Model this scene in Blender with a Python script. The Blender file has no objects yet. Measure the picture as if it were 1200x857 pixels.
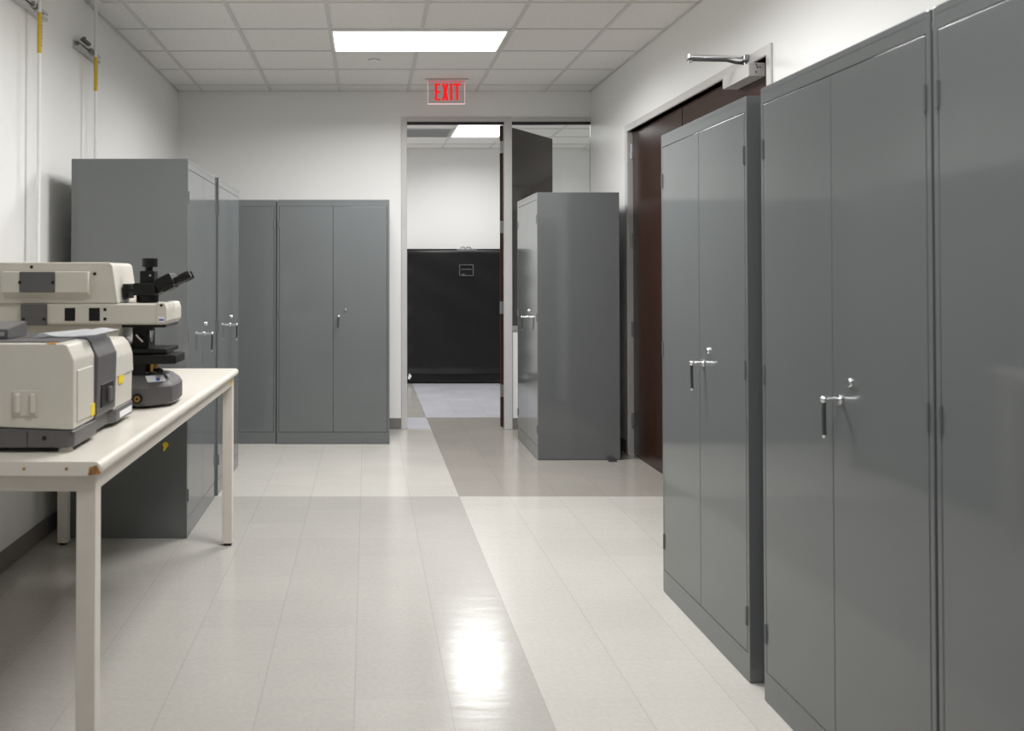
import bpy, bmesh, math, random
from mathutils import Vector, Matrix
random.seed(7)
SC = bpy.context.scene
COL = SC.collection
R = math.radians

# ------------------------------------------------------------------ materials
def new_mat(name):
    m = bpy.data.materials.new(name); m.use_nodes = True
    nt = m.node_tree
    return m, nt, nt.nodes['Principled BSDF']

def setp(b, **kw):
    names = {'rough': 'Roughness', 'metal': 'Metallic', 'spec': 'Specular IOR Level', 'coat': 'Coat Weight',
             'coat_rough': 'Coat Roughness', 'ior': 'IOR', 'emit': 'Emission Strength', 'trans': 'Transmission Weight', 'alpha': 'Alpha'}
    for k, v in kw.items():
        b.inputs[names[k]].default_value = v

def lin(r, g, b):
    f = lambda c: (c / 255 / 12.92) if c / 255 <= 0.04045 else ((c / 255 + 0.055) / 1.055) ** 2.4
    return (f(r), f(g), f(b), 1)

def paint(name, rgb, rough=0.4, metal=0.0, spec=0.5, coat=0.0, coat_rough=0.05, var=0.04, scale=6.0, bump=0.0, bscale=200.0, linear=False):
    """procedural paint: base colour with soft noise variation and an optional fine bump"""
    m, nt, b = new_mat(name)
    c = rgb if linear else lin(*rgb)
    tc = nt.nodes.new('ShaderNodeTexCoord')
    n = nt.nodes.new('ShaderNodeTexNoise'); n.inputs['Scale'].default_value = scale; n.inputs['Detail'].default_value = 4
    nt.links.new(tc.outputs['Object'], n.inputs['Vector'])
    r = nt.nodes.new('ShaderNodeValToRGB')
    r.color_ramp.elements[0].position = 0.3; r.color_ramp.elements[1].position = 0.7
    r.color_ramp.elements[0].color = tuple(max(0, x * (1 - var)) for x in c[:3]) + (1,)
    r.color_ramp.elements[1].color = tuple(min(1, x * (1 + var)) for x in c[:3]) + (1,)
    nt.links.new(n.outputs['Fac'], r.inputs['Fac']); nt.links.new(r.outputs['Color'], b.inputs['Base Color'])
    setp(b, rough=rough, metal=metal, spec=spec, coat=coat, coat_rough=coat_rough)
    if bump:
        n2 = nt.nodes.new('ShaderNodeTexNoise'); n2.inputs['Scale'].default_value = bscale; n2.inputs['Detail'].default_value = 3
        nt.links.new(tc.outputs['Object'], n2.inputs['Vector'])
        bp = nt.nodes.new('ShaderNodeBump'); bp.inputs['Strength'].default_value = bump; bp.inputs['Distance'].default_value = 0.002
        nt.links.new(n2.outputs['Fac'], bp.inputs['Height']); nt.links.new(bp.outputs['Normal'], b.inputs['Normal'])
    return m

def emitter(name, rgb, strength, base=(0.8, 0.8, 0.8)):
    m, nt, b = new_mat(name)
    b.inputs['Base Color'].default_value = (*base, 1)
    b.inputs['Emission Color'].default_value = (*rgb, 1)
    setp(b, emit=strength, rough=0.5)
    return m

M = {}
M['steel'] = paint('grey_enamel', (0.138, 0.147, 0.150, 1), rough=0.08, spec=0.5, var=0.02, scale=2.5, linear=True)
M['chrome'] = paint('chrome', (0.86, 0.86, 0.88, 1), rough=0.12, metal=1.0, var=0.02, linear=True)
M['dark_metal'] = paint('dark_metal_reflection', (0.10, 0.10, 0.105, 1), rough=0.3, metal=0.6, var=0.05, linear=True)  # also stands in for dark reflections on the chrome levers
M['brushed'] = paint('dull_steel', (0.42, 0.42, 0.43, 1), rough=0.35, metal=0.9, var=0.05, linear=True)
M['wall'] = paint('white_wall_paint', (0.86, 0.86, 0.845, 1), rough=0.42, spec=0.4, var=0.012, scale=1.2, bump=0.06, bscale=90, linear=True)
M['frame'] = paint('light_grey_frame_paint', (0.57, 0.56, 0.555, 1), rough=0.35, var=0.02, linear=True)
M['base'] = paint('grey_vinyl_base', (0.20, 0.185, 0.175, 1), rough=0.4, var=0.05, linear=True)
M['cream'] = paint('cream_plastic', (0.61, 0.58, 0.515, 1), rough=0.42, var=0.02, scale=12, linear=True)
M['grey_plastic'] = paint('dark_grey_plastic', (0.105, 0.10, 0.102, 1), rough=0.42, var=0.06, scale=15, linear=True)
M['black'] = paint('black_plastic', (0.006, 0.006, 0.0065, 1), rough=0.42, spec=0.35, var=0.1, linear=True)
M['rubber'] = paint('black_rubber', (0.02, 0.02, 0.02, 1), rough=0.8, var=0.1, linear=True)
M['laminate'] = paint('cream_laminate', (0.73, 0.69, 0.62, 1), rough=0.3, var=0.03, scale=9, linear=True)
M['table_paint'] = paint('cream_table_paint', (0.68, 0.63, 0.57, 1), rough=0.38, var=0.03, scale=14, linear=True)
M['chip'] = paint('bare_particle_board', (0.36, 0.17, 0.055, 1), rough=0.85, var=0.35, scale=90, linear=True)
M['yellow'] = paint('yellow_label', (0.85, 0.62, 0.02, 1), rough=0.5, var=0.05, linear=True)
M['pipe_yellow'] = paint('yellow_pipe_tape', (0.66, 0.47, 0.04, 1), rough=0.5, var=0.08, scale=40, linear=True)
M['white_paint'] = paint('white_pipe_paint', (0.82, 0.82, 0.80, 1), rough=0.35, var=0.015, linear=True)
M['paper'] = paint('white_paper', (0.85, 0.86, 0.88, 1), rough=0.7, var=0.01, linear=True)
M['vinyl'] = paint('black_vinyl', (0.006, 0.006, 0.0063, 1), rough=0.40, spec=0.3, var=0.15, scale=5, bump=0.5, bscale=7, linear=True)
M['gold'] = paint('brass_ring', (0.55, 0.34, 0.10, 1), rough=0.3, metal=0.9, var=0.1, linear=True)
M['sticker'] = paint('white_sticker', (0.80, 0.81, 0.84, 1), rough=0.4, var=0.02, linear=True)
M['blue'] = paint('blue_print', (0.06, 0.09, 0.35, 1), rough=0.4, var=0.05, linear=True)
M['orange'] = paint('orange_sticker', (0.62, 0.30, 0.06, 1), rough=0.5, var=0.05, linear=True)
M['stitch'] = paint('grey_stitching', (0.16, 0.16, 0.16, 1), rough=0.6, var=0.1, linear=True)
M['screen'] = paint('pale_display', (0.45, 0.52, 0.50, 1), rough=0.25, var=0.05, linear=True)
M['sill'] = paint('grey_sill', (0.33, 0.32, 0.315, 1), rough=0.4, var=0.03, linear=True)
M['gap_shade'] = paint('dark_gap_shade', (0.03, 0.028, 0.027, 1), rough=0.6, var=0.1, linear=True)  # near-black strip colour for the shade in the door gaps
M['lamp'] = emitter('lamp_diffuser', (1.0, 0.995, 0.985), 3.0)
M['hall_lamp'] = emitter('hall_lamp_diffuser', (0.95, 0.97, 1.0), 1.7)
M['exit_red'] = emitter('lit_red_letters', (1.0, 0.012, 0.02), 0.62, base=(0.45, 0.0, 0.005))
M['exit_edge'] = emitter('lit_acrylic_edge', (1.0, 0.62, 0.64), 0.6, base=(0.8, 0.6, 0.6))
M['exit_slot'] = emitter('lit_red_slot', (1.0, 0.2, 0.25), 0.22, base=(0.6, 0.35, 0.35))

def glass_mat(name, tint, ior=1.5, rough=0.0):
    m, nt, b = new_mat(name)
    nt.nodes.remove(b)
    out = nt.nodes['Material Output']
    t = nt.nodes.new('ShaderNodeBsdfTransparent'); t.inputs['Color'].default_value = (*tint, 1)
    g = nt.nodes.new('ShaderNodeBsdfGlossy'); g.inputs['Roughness'].default_value = rough
    f = nt.nodes.new('ShaderNodeFresnel'); f.inputs['IOR'].default_value = ior
    mx = nt.nodes.new('ShaderNodeMixShader')
    nt.links.new(f.outputs[0], mx.inputs[0]); nt.links.new(t.outputs[0], mx.inputs[1]); nt.links.new(g.outputs[0], mx.inputs[2])
    nt.links.new(mx.outputs[0], out.inputs['Surface'])
    return m
M['glass'] = glass_mat('clear_glass', (0.96, 0.975, 0.965), 1.34)
M['acrylic'] = glass_mat('clear_acrylic', (0.97, 0.95, 0.95), 1.3)

def wood_mat():
    m, nt, b = new_mat('dark_stained_wood')
    tc = nt.nodes.new('ShaderNodeTexCoord'); mp = nt.nodes.new('ShaderNodeMapping')
    mp.inputs['Scale'].default_value = (14, 14, 0.9)
    nt.links.new(tc.outputs['Object'], mp.inputs['Vector'])
    n = nt.nodes.new('ShaderNodeTexNoise'); n.inputs['Scale'].default_value = 2.2; n.inputs['Detail'].default_value = 6; n.inputs['Distortion'].default_value = 0.6
    nt.links.new(mp.outputs['Vector'], n.inputs['Vector'])
    r = nt.nodes.new('ShaderNodeValToRGB')
    r.color_ramp.elements[0].position = 0.28; r.color_ramp.elements[1].position = 0.75
    r.color_ramp.elements[0].color = (0.024, 0.0115, 0.0080, 1); r.color_ramp.elements[1].color = (0.044, 0.0200, 0.0135, 1)
    nt.links.new(n.outputs['Fac'], r.inputs['Fac']); nt.links.new(r.outputs['Color'], b.inputs['Base Color'])
    setp(b, rough=0.24, spec=0.36)
    return m
M['wood'] = wood_mat()

# checkerboard axes of the tile floor (world metres)
FX, FY, FY2, TILE = 0.570, 5.776, 8.95, 0.3048
def floor_mat():
    m, nt, b = new_mat('vinyl_tile_floor')
    N = nt.nodes.new; L = nt.links.new
    tc = N('ShaderNodeTexCoord'); sp = N('ShaderNodeSeparateXYZ'); L(tc.outputs['Object'], sp.inputs[0])
    def mth(op, a, c, val=None):
        x = N('ShaderNodeMath'); x.operation = op
        for i, s in enumerate((a, c)):
            if s is None: continue
            if isinstance(s, (int, float)): x.inputs[i].default_value = s
            else: L(s, x.inputs[i])
        return x.outputs[0]
    X, Y = sp.outputs['X'], sp.outputs['Y']
    right = mth('GREATER_THAN', X, FX)
    far = mth('GREATER_THAN', Y, FY)
    far2 = mth('GREATER_THAN', Y, FY2)
    row = mth('ADD', mth('SUBTRACT', far, far2), 0.0)          # 1 only in the middle band
    dark = mth('ABSOLUTE', mth('SUBTRACT', mth('SUBTRACT', 1.0, right), row), None)   # near-left, middle-right, far-left
    # tiles
    u = mth('DIVIDE', mth('SUBTRACT', X, FX), TILE); v = mth('DIVIDE', mth('SUBTRACT', Y, FY), TILE)
    cmb = N('ShaderNodeCombineXYZ'); L(mth('FLOOR', u, None), cmb.inputs[0]); L(mth('FLOOR', v, None), cmb.inputs[1])
    wn = N('ShaderNodeTexWhiteNoise'); wn.noise_dimensions = '3D'; L(cmb.outputs[0], wn.inputs['Vector'])
    # speckle
    n1 = N('ShaderNodeTexNoise'); n1.inputs['Scale'].default_value = 55; n1.inputs['Detail'].default_value = 5; L(tc.outputs['Object'], n1.inputs['Vector'])
    n2 = N('ShaderNodeTexNoise'); n2.inputs['Scale'].default_value = 1.6; n2.inputs['Detail'].default_value = 3; L(tc.outputs['Object'], n2.inputs['Vector'])
    val = mth('ADD', mth('MULTIPLY', mth('SUBTRACT', wn.outputs['Value'], 0.5), 0.045),
              mth('ADD', mth('MULTIPLY', mth('SUBTRACT', n1.outputs['Fac'], 0.5), 0.22), mth('MULTIPLY', mth('SUBTRACT', n2.outputs['Fac'], 0.5), 0.14)))
    val = mth('ADD', val, 1.0)
    mix = N('ShaderNodeMix'); mix.data_type = 'RGBA'
    mix.inputs[6].default_value = (0.55, 0.53, 0.492, 1)
    grey = N('ShaderNodeMix'); grey.data_type = 'RGBA'; L(right, grey.inputs[0])        # the two grey tile colours
    grey.inputs[6].default_value = (0.42, 0.405, 0.378, 1); grey.inputs[7].default_value = (0.345, 0.322, 0.290, 1)
    L(grey.outputs[2], mix.inputs[7])
    L(dark, mix.inputs[0])
    # cooler hall lighting painted into the colour of its pale tiles
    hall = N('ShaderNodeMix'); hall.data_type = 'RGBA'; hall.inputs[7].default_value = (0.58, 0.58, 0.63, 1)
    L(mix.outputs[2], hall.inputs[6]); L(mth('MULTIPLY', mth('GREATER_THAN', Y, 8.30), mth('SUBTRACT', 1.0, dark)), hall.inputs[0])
    vm = N('ShaderNodeVectorMath'); vm.operation = 'SCALE'; L(hall.outputs[2], vm.inputs[0]); L(val, vm.inputs['Scale'])
    # joints
    def joint(t, w):
        f = mth('FRACT', t, None); d = mth('MINIMUM', f, mth('SUBTRACT', 1.0, f)); return mth('LESS_THAN', d, w)
    j = mth('MAXIMUM', joint(u, 0.0075), mth('MULTIPLY', joint(v, 0.005), 0.35))
    jm = N('ShaderNodeMix'); jm.data_type = 'RGBA'; L(mth('MULTIPLY', j, 0.17), jm.inputs[0]); L(vm.outputs[0], jm.inputs[6]); jm.inputs[7].default_value = (0.10, 0.085, 0.07, 1)
    L(jm.outputs[2], b.inputs['Base Color'])
    rr = N('ShaderNodeMapRange'); rr.inputs[1].default_value = 0.3; rr.inputs[2].default_value = 0.7; rr.inputs[3].default_value = 0.14; rr.inputs[4].default_value = 0.21
    n3 = N('ShaderNodeTexNoise'); n3.inputs['Scale'].default_value = 3; n3.inputs['Detail'].default_value = 4; L(tc.outputs['Object'], n3.inputs['Vector'])
    L(n3.outputs['Fac'], rr.inputs[0]); L(rr.outputs[0], b.inputs['Roughness'])
    # wax ripples
    mp = N('ShaderNodeMapping'); mp.inputs['Scale'].default_value = (2.0, 9.0, 1); L(tc.outputs['Object'], mp.inputs['Vector'])
    n4 = N('ShaderNodeTexNoise'); n4.inputs['Scale'].default_value = 1.5; n4.inputs['Detail'].default_value = 3; L(mp.outputs[0], n4.inputs['Vector'])
    hh = mth('ADD', mth('MULTIPLY', n4.outputs['Fac'], 1.0), mth('MULTIPLY', wn.outputs['Value'], 0.0))
    bp = N('ShaderNodeBump'); bp.inputs['Strength'].default_value = 0.10; bp.inputs['Distance'].default_value = 0.01
    L(hh, bp.inputs['Height']); L(bp.outputs['Normal'], b.inputs['Normal'])
    setp(b, spec=0.5)
    return m
M['floor'] = floor_mat()

def ceiling_mat():
    m, nt, b = new_mat('mineral_fibre_tile')
    N = nt.nodes.new; L = nt.links.new
    tc = N('ShaderNodeTexCoord')
    n = N('ShaderNodeTexNoise'); n.inputs['Scale'].default_value = 120; n.inputs['Detail'].default_value = 3; L(tc.outputs['Object'], n.inputs['Vector'])
    r = N('ShaderNodeValToRGB'); r.color_ramp.elements[0].position = 0.35; r.color_ramp.elements[1].position = 0.6
    r.color_ramp.elements[0].color = (0.78, 0.765, 0.74, 1); r.color_ramp.elements[1].color = (0.88, 0.865, 0.84, 1)
    L(n.outputs['Fac'], r.inputs['Fac']); L(r.outputs['Color'], b.inputs['Base Color']); setp(b, rough=0.9, spec=0.2)
    return m
M['ceiling'] = ceiling_mat()
M['tee'] = paint('ceiling_grid_paint', (0.66, 0.65, 0.63, 1), rough=0.5, var=0.02, linear=True)
M['tee_slot'] = M['tee']
M['vent'] = paint('grey_vent', (0.30, 0.31, 0.31, 1), rough=0.5, var=0.05, linear=True)

# ------------------------------------------------------------------ mesh builder
class MB:
    def __init__(s): s.bm = bmesh.new()
    def _merge(s, bm, mat=None):
        if mat is not None: bm.transform(mat)
        me = bpy.data.meshes.new('tmp'); bm.to_mesh(me); bm.free(); s.bm.from_mesh(me); bpy.data.meshes.remove(me)
        return s
    def box(s, x0, x1, y0, y1, z0, z1, bev=0.0, seg=2, mat=None):
        bm = bmesh.new(); bmesh.ops.create_cube(bm, size=1)
        bm.transform(Matrix.Translation(((x0 + x1) / 2, (y0 + y1) / 2, (z0 + z1) / 2)) @ Matrix.Diagonal((abs(x1 - x0), abs(y1 - y0), abs(z1 - z0), 1)))
        if bev: bmesh.ops.bevel(bm, geom=bm.edges[:], offset=bev, segments=seg, affect='EDGES', profile=0.5)
        return s._merge(bm, mat)
    def cyl(s, p0, p1, r0, r1=None, n=24, bev=0.0):
        p0, p1 = Vector(p0), Vector(p1); d = p1 - p0
        bm = bmesh.new(); bmesh.ops.create_cone(bm, cap_ends=True, segments=n, radius1=r0, radius2=r0 if r1 is None else r1, depth=d.length)
        if bev:
            es = [e for e in bm.edges if abs(e.verts[0].co.z - e.verts[1].co.z) < 1e-6]
            bmesh.ops.bevel(bm, geom=es, offset=bev, segments=2, affect='EDGES', profile=0.5)
        q = d.to_track_quat('Z', 'Y').to_matrix().to_4x4()
        return s._merge(bm, Matrix.Translation((p0 + p1) / 2) @ q)
    def prism(s, pts, axis, a, b, bev=0.0, seg=2, mat=None):
        """polygon in the plane normal to axis, extruded from a to b; pts are (x,z) for 'y', (y,z) for 'x', (x,y) for 'z'"""
        mk = {'y': lambda p, t: (p[0], t, p[1]), 'x': lambda p, t: (t, p[0], p[1]), 'z': lambda p, t: (p[0], p[1], t)}[axis]
        bm = bmesh.new()
        va = [bm.verts.new(mk(p, a)) for p in pts]; vb = [bm.verts.new(mk(p, b)) for p in pts]
        n = len(pts)
        bm.faces.new(va); bm.faces.new(vb)
        for i in range(n): bm.faces.new((va[i], va[(i + 1) % n], vb[(i + 1) % n], vb[i]))
        bmesh.ops.recalc_face_normals(bm, faces=bm.faces[:])
        if bev: bmesh.ops.bevel(bm, geom=bm.edges[:], offset=bev, segments=seg, affect='EDGES', profile=0.5)
        return s._merge(bm, mat)
    def loft(s, rings):
        """rings: list of equal-length point loops, capped at both ends"""
        bm = bmesh.new(); V = [[bm.verts.new(p) for p in r] for r in rings]; n = len(rings[0])
        for a, b in zip(V, V[1:]):
            for i in range(n): bm.faces.new((a[i], a[(i + 1) % n], b[(i + 1) % n], b[i]))
        bm.faces.new(V[0]); bm.faces.new(V[-1])
        bmesh.ops.recalc_face_normals(bm, faces=bm.faces[:])
        return s._merge(bm)
    def tube(s, pts, r, n=16):
        pts = [Vector(p) for p in pts]; rings = []
        for i, p in enumerate(pts):
            t = (pts[min(i + 1, len(pts) - 1)] - pts[max(i - 1, 0)]).normalized()
            a = Vector((0, 0, 1)) if abs(t.z) < 0.9 else Vector((1, 0, 0))
            u = t.cross(a).normalized(); w = t.cross(u)
            rings.append([p + (u * math.cos(k * 2 * math.pi / n) + w * math.sin(k * 2 * math.pi / n)) * r for k in range(n)])
        return s.loft(rings)
    def sphere(s, c, r, seg=16):
        bm = bmesh.new(); bmesh.ops.create_uvsphere(bm, u_segments=seg, v_segments=seg // 2, radius=r)
        return s._merge(bm, Matrix.Translation(c))
    def build(s, name, mat, parent=None, loc=None, kind=None, angle=35):
        me = bpy.data.meshes.new(name); s.bm.to_mesh(me); s.bm.free()
        for p in me.polygons: p.use_smooth = True
        me.set_sharp_from_angle(angle=R(angle))
        me.materials.append(mat)
        o = bpy.data.objects.new(name, me); COL.objects.link(o)
        wn = o.modifiers.new('weighted_normal', 'WEIGHTED_NORMAL'); wn.weight = 90; wn.keep_sharp = True
        if parent: o.parent = parent
        if loc: o.location = loc
        if kind: o['kind'] = kind
        return o

def empty(name, label, cat, loc=(0, 0, 0), rz=0.0, group=None):
    o = bpy.data.objects.new(name, None); COL.objects.link(o)
    o.empty_display_size = 0.1
    o.location = loc; o.rotation_euler = (0, 0, rz); o['label'] = label; o['category'] = cat
    if group: o['group'] = group
    return o
def tag(o, label, cat, group=None):
    o['label'] = label; o['category'] = cat
    if group: o['group'] = group
    return o
KIDS = {}
def children(o): return [c for c in bpy.data.objects if c.parent == o]
def copy_tree(o, parent=None):
    c = o.copy(); COL.objects.link(c); c.parent = parent
    for ch in children(o): copy_tree(ch, c)
    return c

# ------------------------------------------------------------------ the room
XL, XR, YB, YF, H = -1.687, 1.998, 8.28, -2.4, 3.01
YH, HXL, HXR = 12.05, -2.4, 3.6           # hall behind the open door
ST = 'structure'
MB().box(XL - 0.1, HXR + 0.1, YF - 0.1, YH + 0.1, -0.1, 0.0).build('floor', M['floor'], kind=ST)
fl2 = None
# ceilings
MB().box(XL - 0.1, XR + 0.1, YF - 0.1, YB + 0.06, H, H + 0.08).build('ceiling', M['ceiling'], kind=ST)
MB().box(HXL - 0.1, HXR + 0.1, YB + 0.06, YH + 0.1, H, H + 0.08).build('ceiling', M['ceiling'], kind=ST)
TX = [-1.464 + 0.6096 * k for k in range(6)]           # main tees
TY = [6.170 + 0.6096 * k for k in range(-14, 4)]
g = MB()
for x in TX: g.box(x - 0.013, x + 0.013, YF, YB, H - 0.007, H, 0.0015, 1)
for y in TY: g.box(XL, XR, y - 0.010, y + 0.010, H - 0.005, H, 0.0012, 1)
g.box(XL, XL + 0.02, YF, YB, H - 0.005, H); g.box(XR - 0.02, XR, YF, YB, H - 0.005, H); g.box(XL, XR, YB - 0.012, YB, H - 0.004, H)
g.build('trim_1', M['tee'], kind=ST)
HTX = [0.365 + 0.6096 * k for k in range(-4, 6)]
HTY = [9.80 + 0.6148 * k for k in range(-2, 4)]
g = MB()
for x in HTX: g.box(x - 0.012, x + 0.012, YB + 0.06, YH, H - 0.006, H, 0.0015, 1)
for y in HTY: g.box(HXL, HXR, y - 0.012, y + 0.012, H - 0.006, H, 0.0015, 1)
g.box(HXL, HXR, YH - 0.02, YH, H - 0.006, H)
g.build('trim_2', M['tee'], kind=ST)

# walls
MB().box(XL - 0.1, XL, YF - 0.1, YB, 0, H).build('wall_left', M['wall'], kind=ST)
MB().box(XL - 0.1, XR + 0.1, YF - 0.1, YF, 0, H).build('wall_front', M['wall'], kind=ST)
DX0, DXM0, DXM1, DXR, DZ = 0.357, 1.224, 1.292, XR, 2.737       # doorway, mullion, sidelight
WT = 0.055
w = MB()
w.box(XL - 0.1, 0.31, YB, YB + WT, 0, H); w.box(0.31, XR, YB, YB + WT, DZ + 0.035, H); w.box(DXM1, XR, YB + 0.004, YB + WT - 0.004, 0, 0.872)
w.build('wall_back', M['wall'], kind=ST)
RY0, RY1, RZ = 4.61, 7.095, 2.465                                 # double-door opening in the right wall
w = MB()
w.box(XR, XR + 0.14, YF - 0.1, RY0, 0, H); w.box(XR, XR + 0.14, RY1, YB + WT, 0, H); w.box(XR, XR + 0.14, RY0, RY1, RZ, H)
w.build('wall_right', M['wall'], kind=ST)
MB().box(HXL - 0.1, HXR + 0.1, YH, YH + 0.1, 0, H).build('wall_hall_far', M['wall'], kind=ST)
MB().box(HXL - 0.1, HXL, YB, YH, 0, H).build('wall_hall_left', M['wall'], kind=ST)
MB().box(HXR, HXR + 0.1, YB, YH, 0, H).build('wall_hall_right', M['wall'], kind=ST)
w = MB(); w.box(HXL - 0.1, XL - 0.1, YB, YB + WT, 0, H); w.box(XR + 0.14, HXR + 0.1, YB, YB + WT, 0, H)
w.build('wall_hall_near', M['wall'], kind=ST)

# vinyl cove base
def cove(name, pts):
    b = MB()
    for (x0, x1, y0, y1) in pts: b.box(x0, x1, y0, y1, 0, 0.098, 0.003, 1)
    return b.build(name, M['base'], kind=ST)
cove('baseboard_left', [(XL, XL + 0.008, YF, YB)])
cove('baseboard_back', [(XL, 0.304, YB - 0.008, YB), (DXM1 + 0.002, XR, YB - 0.006, YB + 0.002)])
cove('baseboard_right', [(XR - 0.008, XR, RY1 + 0.055, YB), (XR - 0.008, XR, YF, RY0 - 0.055)])
cove('baseboard_hall', [(HXL, HXR, YH - 0.008, YH)])

# door and sidelight frame in the back wall
f = MB()
y0, y1 = YB - 0.014, YB + WT + 0.006
f.box(0.304, DX0, y0, y1, 0, DZ + 0.04, 0.003, 1)
f.box(DXM0, DXM1, y0, y1, 0, DZ + 0.04, 0.003, 1)
f.box(DX0, DXM0, y0, y1, DZ, DZ + 0.04, 0.003, 1)
f.box(DXM1, XR, y0, y1, DZ, DZ + 0.04, 0.003, 1)
f.build('trim_3', M['frame'], kind=ST)
f = MB(); f.box(DX0, DXM0, YB + 0.018, y1 - 0.004, DZ - 0.022, DZ, 0.002, 1); f.box(DXM1, XR - 0.001, YB + 0.01, y1 - 0.004, DZ - 0.022, DZ, 0.002, 1)
f.build('trim_4', M['gap_shade'], kind=ST)  # dark strip painted for the shadowed gap under the frame head
win = MB().box(DXM1 + 0.001, XR - 0.001, YB + 0.022, YB + 0.028, 0.918, DZ - 0.023).build('window_1', M['glass'], kind=ST)
s = MB(); s.box(DXM1, XR, YB - 0.012, YB + WT + 0.004, 0.872, 0.915, 0.006, 2); s.build('sill', M['sill'], win)

# open door leaf, swung into the hall
HP = Vector((1.232, YB + WT + 0.012)); u = Vector((0.602, 0.84)).normalized(); ang = math.atan2(u.y, u.x)
LW = 1.04
d = MB().box(0.0, LW, 0.0, 0.044, 0.008, DZ - 0.02, 0.002, 1).build('door_1', M['wood'], loc=(HP.x, HP.y, 0), kind=ST)
d.rotation_euler = (0, 0, ang)
for z in (2.52, 1.80, 1.075, 0.33):
    h = MB(); h.box(-0.004, 0.0, 0.006, 0.040, z - 0.055, z + 0.055, 0.001, 1)
    h.cyl((-0.0055, 0.036, z - 0.055), (-0.0055, 0.036, z + 0.055), 0.005, n=16)
    h.build('hinge', M['brushed'], d)
k = MB(); k.cyl((LW - 0.07, -0.05, 1.0), (LW - 0.07, 0.094, 1.0), 0.011, n=12); k.cyl((LW - 0.07, -0.05, 1.0), (LW - 0.19, -0.05, 1.0), 0.010, n=12); k.cyl((LW - 0.07, 0.094, 1.0), (LW - 0.19, 0.094, 1.0), 0.010, n=12)
k.build('door_handle', M['brushed'], d)

# double door in the right wall
f = MB(); cx0, cx1 = XR - 0.014, XR + 0.10
f.box(cx0, cx1, RY1, RY1 + 0.05, 0, RZ + 0.05, 0.003, 1); f.box(cx0, cx1, RY0 - 0.05, RY0, 0, RZ + 0.05, 0.003, 1); f.box(cx0, cx1, RY0, RY1, RZ, RZ + 0.05, 0.003, 1)
f.build('trim_5', M['frame'], kind=ST)
SEAM = 5.975; LX = 2.030
da = MB().box(LX, LX + 0.045, SEAM + 0.006, RY1 - 0.003, 0.006, RZ - 0.006, 0.002, 1).build('door_2', M['wood'], kind=ST)
db = MB().box(LX, LX + 0.045, RY0 + 0.003, SEAM - 0.006, 0.006, RZ - 0.006, 0.002, 1).build('door_3', M['wood'], kind=ST)
for dd, yy in ((da, RY1 - 0.0015), (db, RY0 + 0.0015)):
    for z in (2.315, 1.63, 0.956, 0.262):
        h = MB(); h.cyl((LX - 0.009, yy, z - 0.058), (LX - 0.009, yy, z + 0.058), 0.0085, n=12)
        h.box(LX - 0.003, LX, yy - 0.026, yy + 0.003, z - 0.056, z + 0.056)
        h.build('hinge', M['brushed'], dd)
MB().box(LX + 0.012, LX + 0.05, SEAM - 0.0062, SEAM + 0.0062, 0.006, RZ - 0.006).build('seam_shade', M['gap_shade'], da)  # dark strip set in the seam to paint the shaded gap between leaves

# door closer on the near leaf
dc = empty('door_closer', 'grey metal door closer with folded arm above the dark double doors', 'door closer', (LX, 4.90, 2.38))
b = MB(); b.box(-0.086, -0.001, -0.18, 0.17, 0.004, 0.074, 0.004, 2); b.build('body', M['frame'], dc)
for (x, z) in ((-0.03, 0.05), (-0.045, 0.05), (-0.05, 0.025), (-0.05, 0.064)): MB().cyl((x, -0.1825, z), (x, -0.179, z), 0.004, n=10).build('screw', M['chrome'], dc)
b = MB(); b.cyl((-0.05, -0.05, 0.073), (-0.05, -0.05, 0.105), 0.013, n=16, bev=0.002); b.build('pinion', M['brushed'], dc)
a = MB(); a.tube([(-0.05, -0.05, 0.099), (-0.10, -0.055, 0.101), (-0.15, -0.06, 0.112), (-0.345, -0.07, 0.114)], 0.0085, 12)
a.box(-0.36, -0.335, -0.085, -0.055, 0.106, 0.122, 0.004, 2); a.build('main_arm', M['dark_metal'], dc)
a = MB(); a.tube([(-0.05, -0.065, 0.126), (-0.345, -0.07, 0.131)], 0.008, 12); a.cyl((-0.345, -0.07, 0.10), (-0.345, -0.07, 0.142), 0.011, n=16, bev=0.002)
a.cyl((-0.28, -0.069, 0.128), (-0.25, -0.0685, 0.129), 0.011, n=12); a.build('forearm', M['chrome'], dc)
a = MB(); a.box(-0.075, -0.047, -0.095, -0.03, 0.106, 0.136, 0.003, 1); a.build('bracket', M['brushed'], dc)

# ------------------------------------------------------------------ lamps and ceiling fittings
def ceiling_lamp(x0, x1, y0, y1, label, mat, group, watts=62):
    t = empty('ceiling_light', label, 'ceiling light', ((x0 + x1) / 2, (y0 + y1) / 2, H - 0.012), 0, group)
    w2, d2 = (x1 - x0) / 2, (y1 - y0) / 2
    fr = MB(); e = 0.016
    fr.box(-w2, w2, -d2, -d2 + e, 0, 0.012, 0.002, 1); fr.box(-w2, w2, d2 - e, d2, 0, 0.012, 0.002, 1)
    fr.box(-w2, -w2 + e, -d2 + e, d2 - e, 0, 0.012, 0.002, 1); fr.box(w2 - e, w2, -d2 + e, d2 - e, 0, 0.012, 0.002, 1)
    fr.build('frame', M['white_paint'], t)
    MB().box(-w2 + e, w2 - e, -d2 + e, d2 - e, 0.004, 0.010).build('diffuser', mat, t)
    la = bpy.data.lights.new('tube_light', 'AREA'); la.shape = 'RECTANGLE'; la.size = x1 - x0 - 2 * e; la.size_y = y1 - y0 - 2 * e
    la.energy = watts; la.spread = R(SPREAD); la.color = (1.0, 0.995, 0.985)
    lo = bpy.data.objects.new('tube_light', la); COL.objects.link(lo); lo.parent = t; lo.location = (0, 0, 0.002)
    return t
SPREAD = 164
LG = 'recessed fluorescent ceiling lights'
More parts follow.
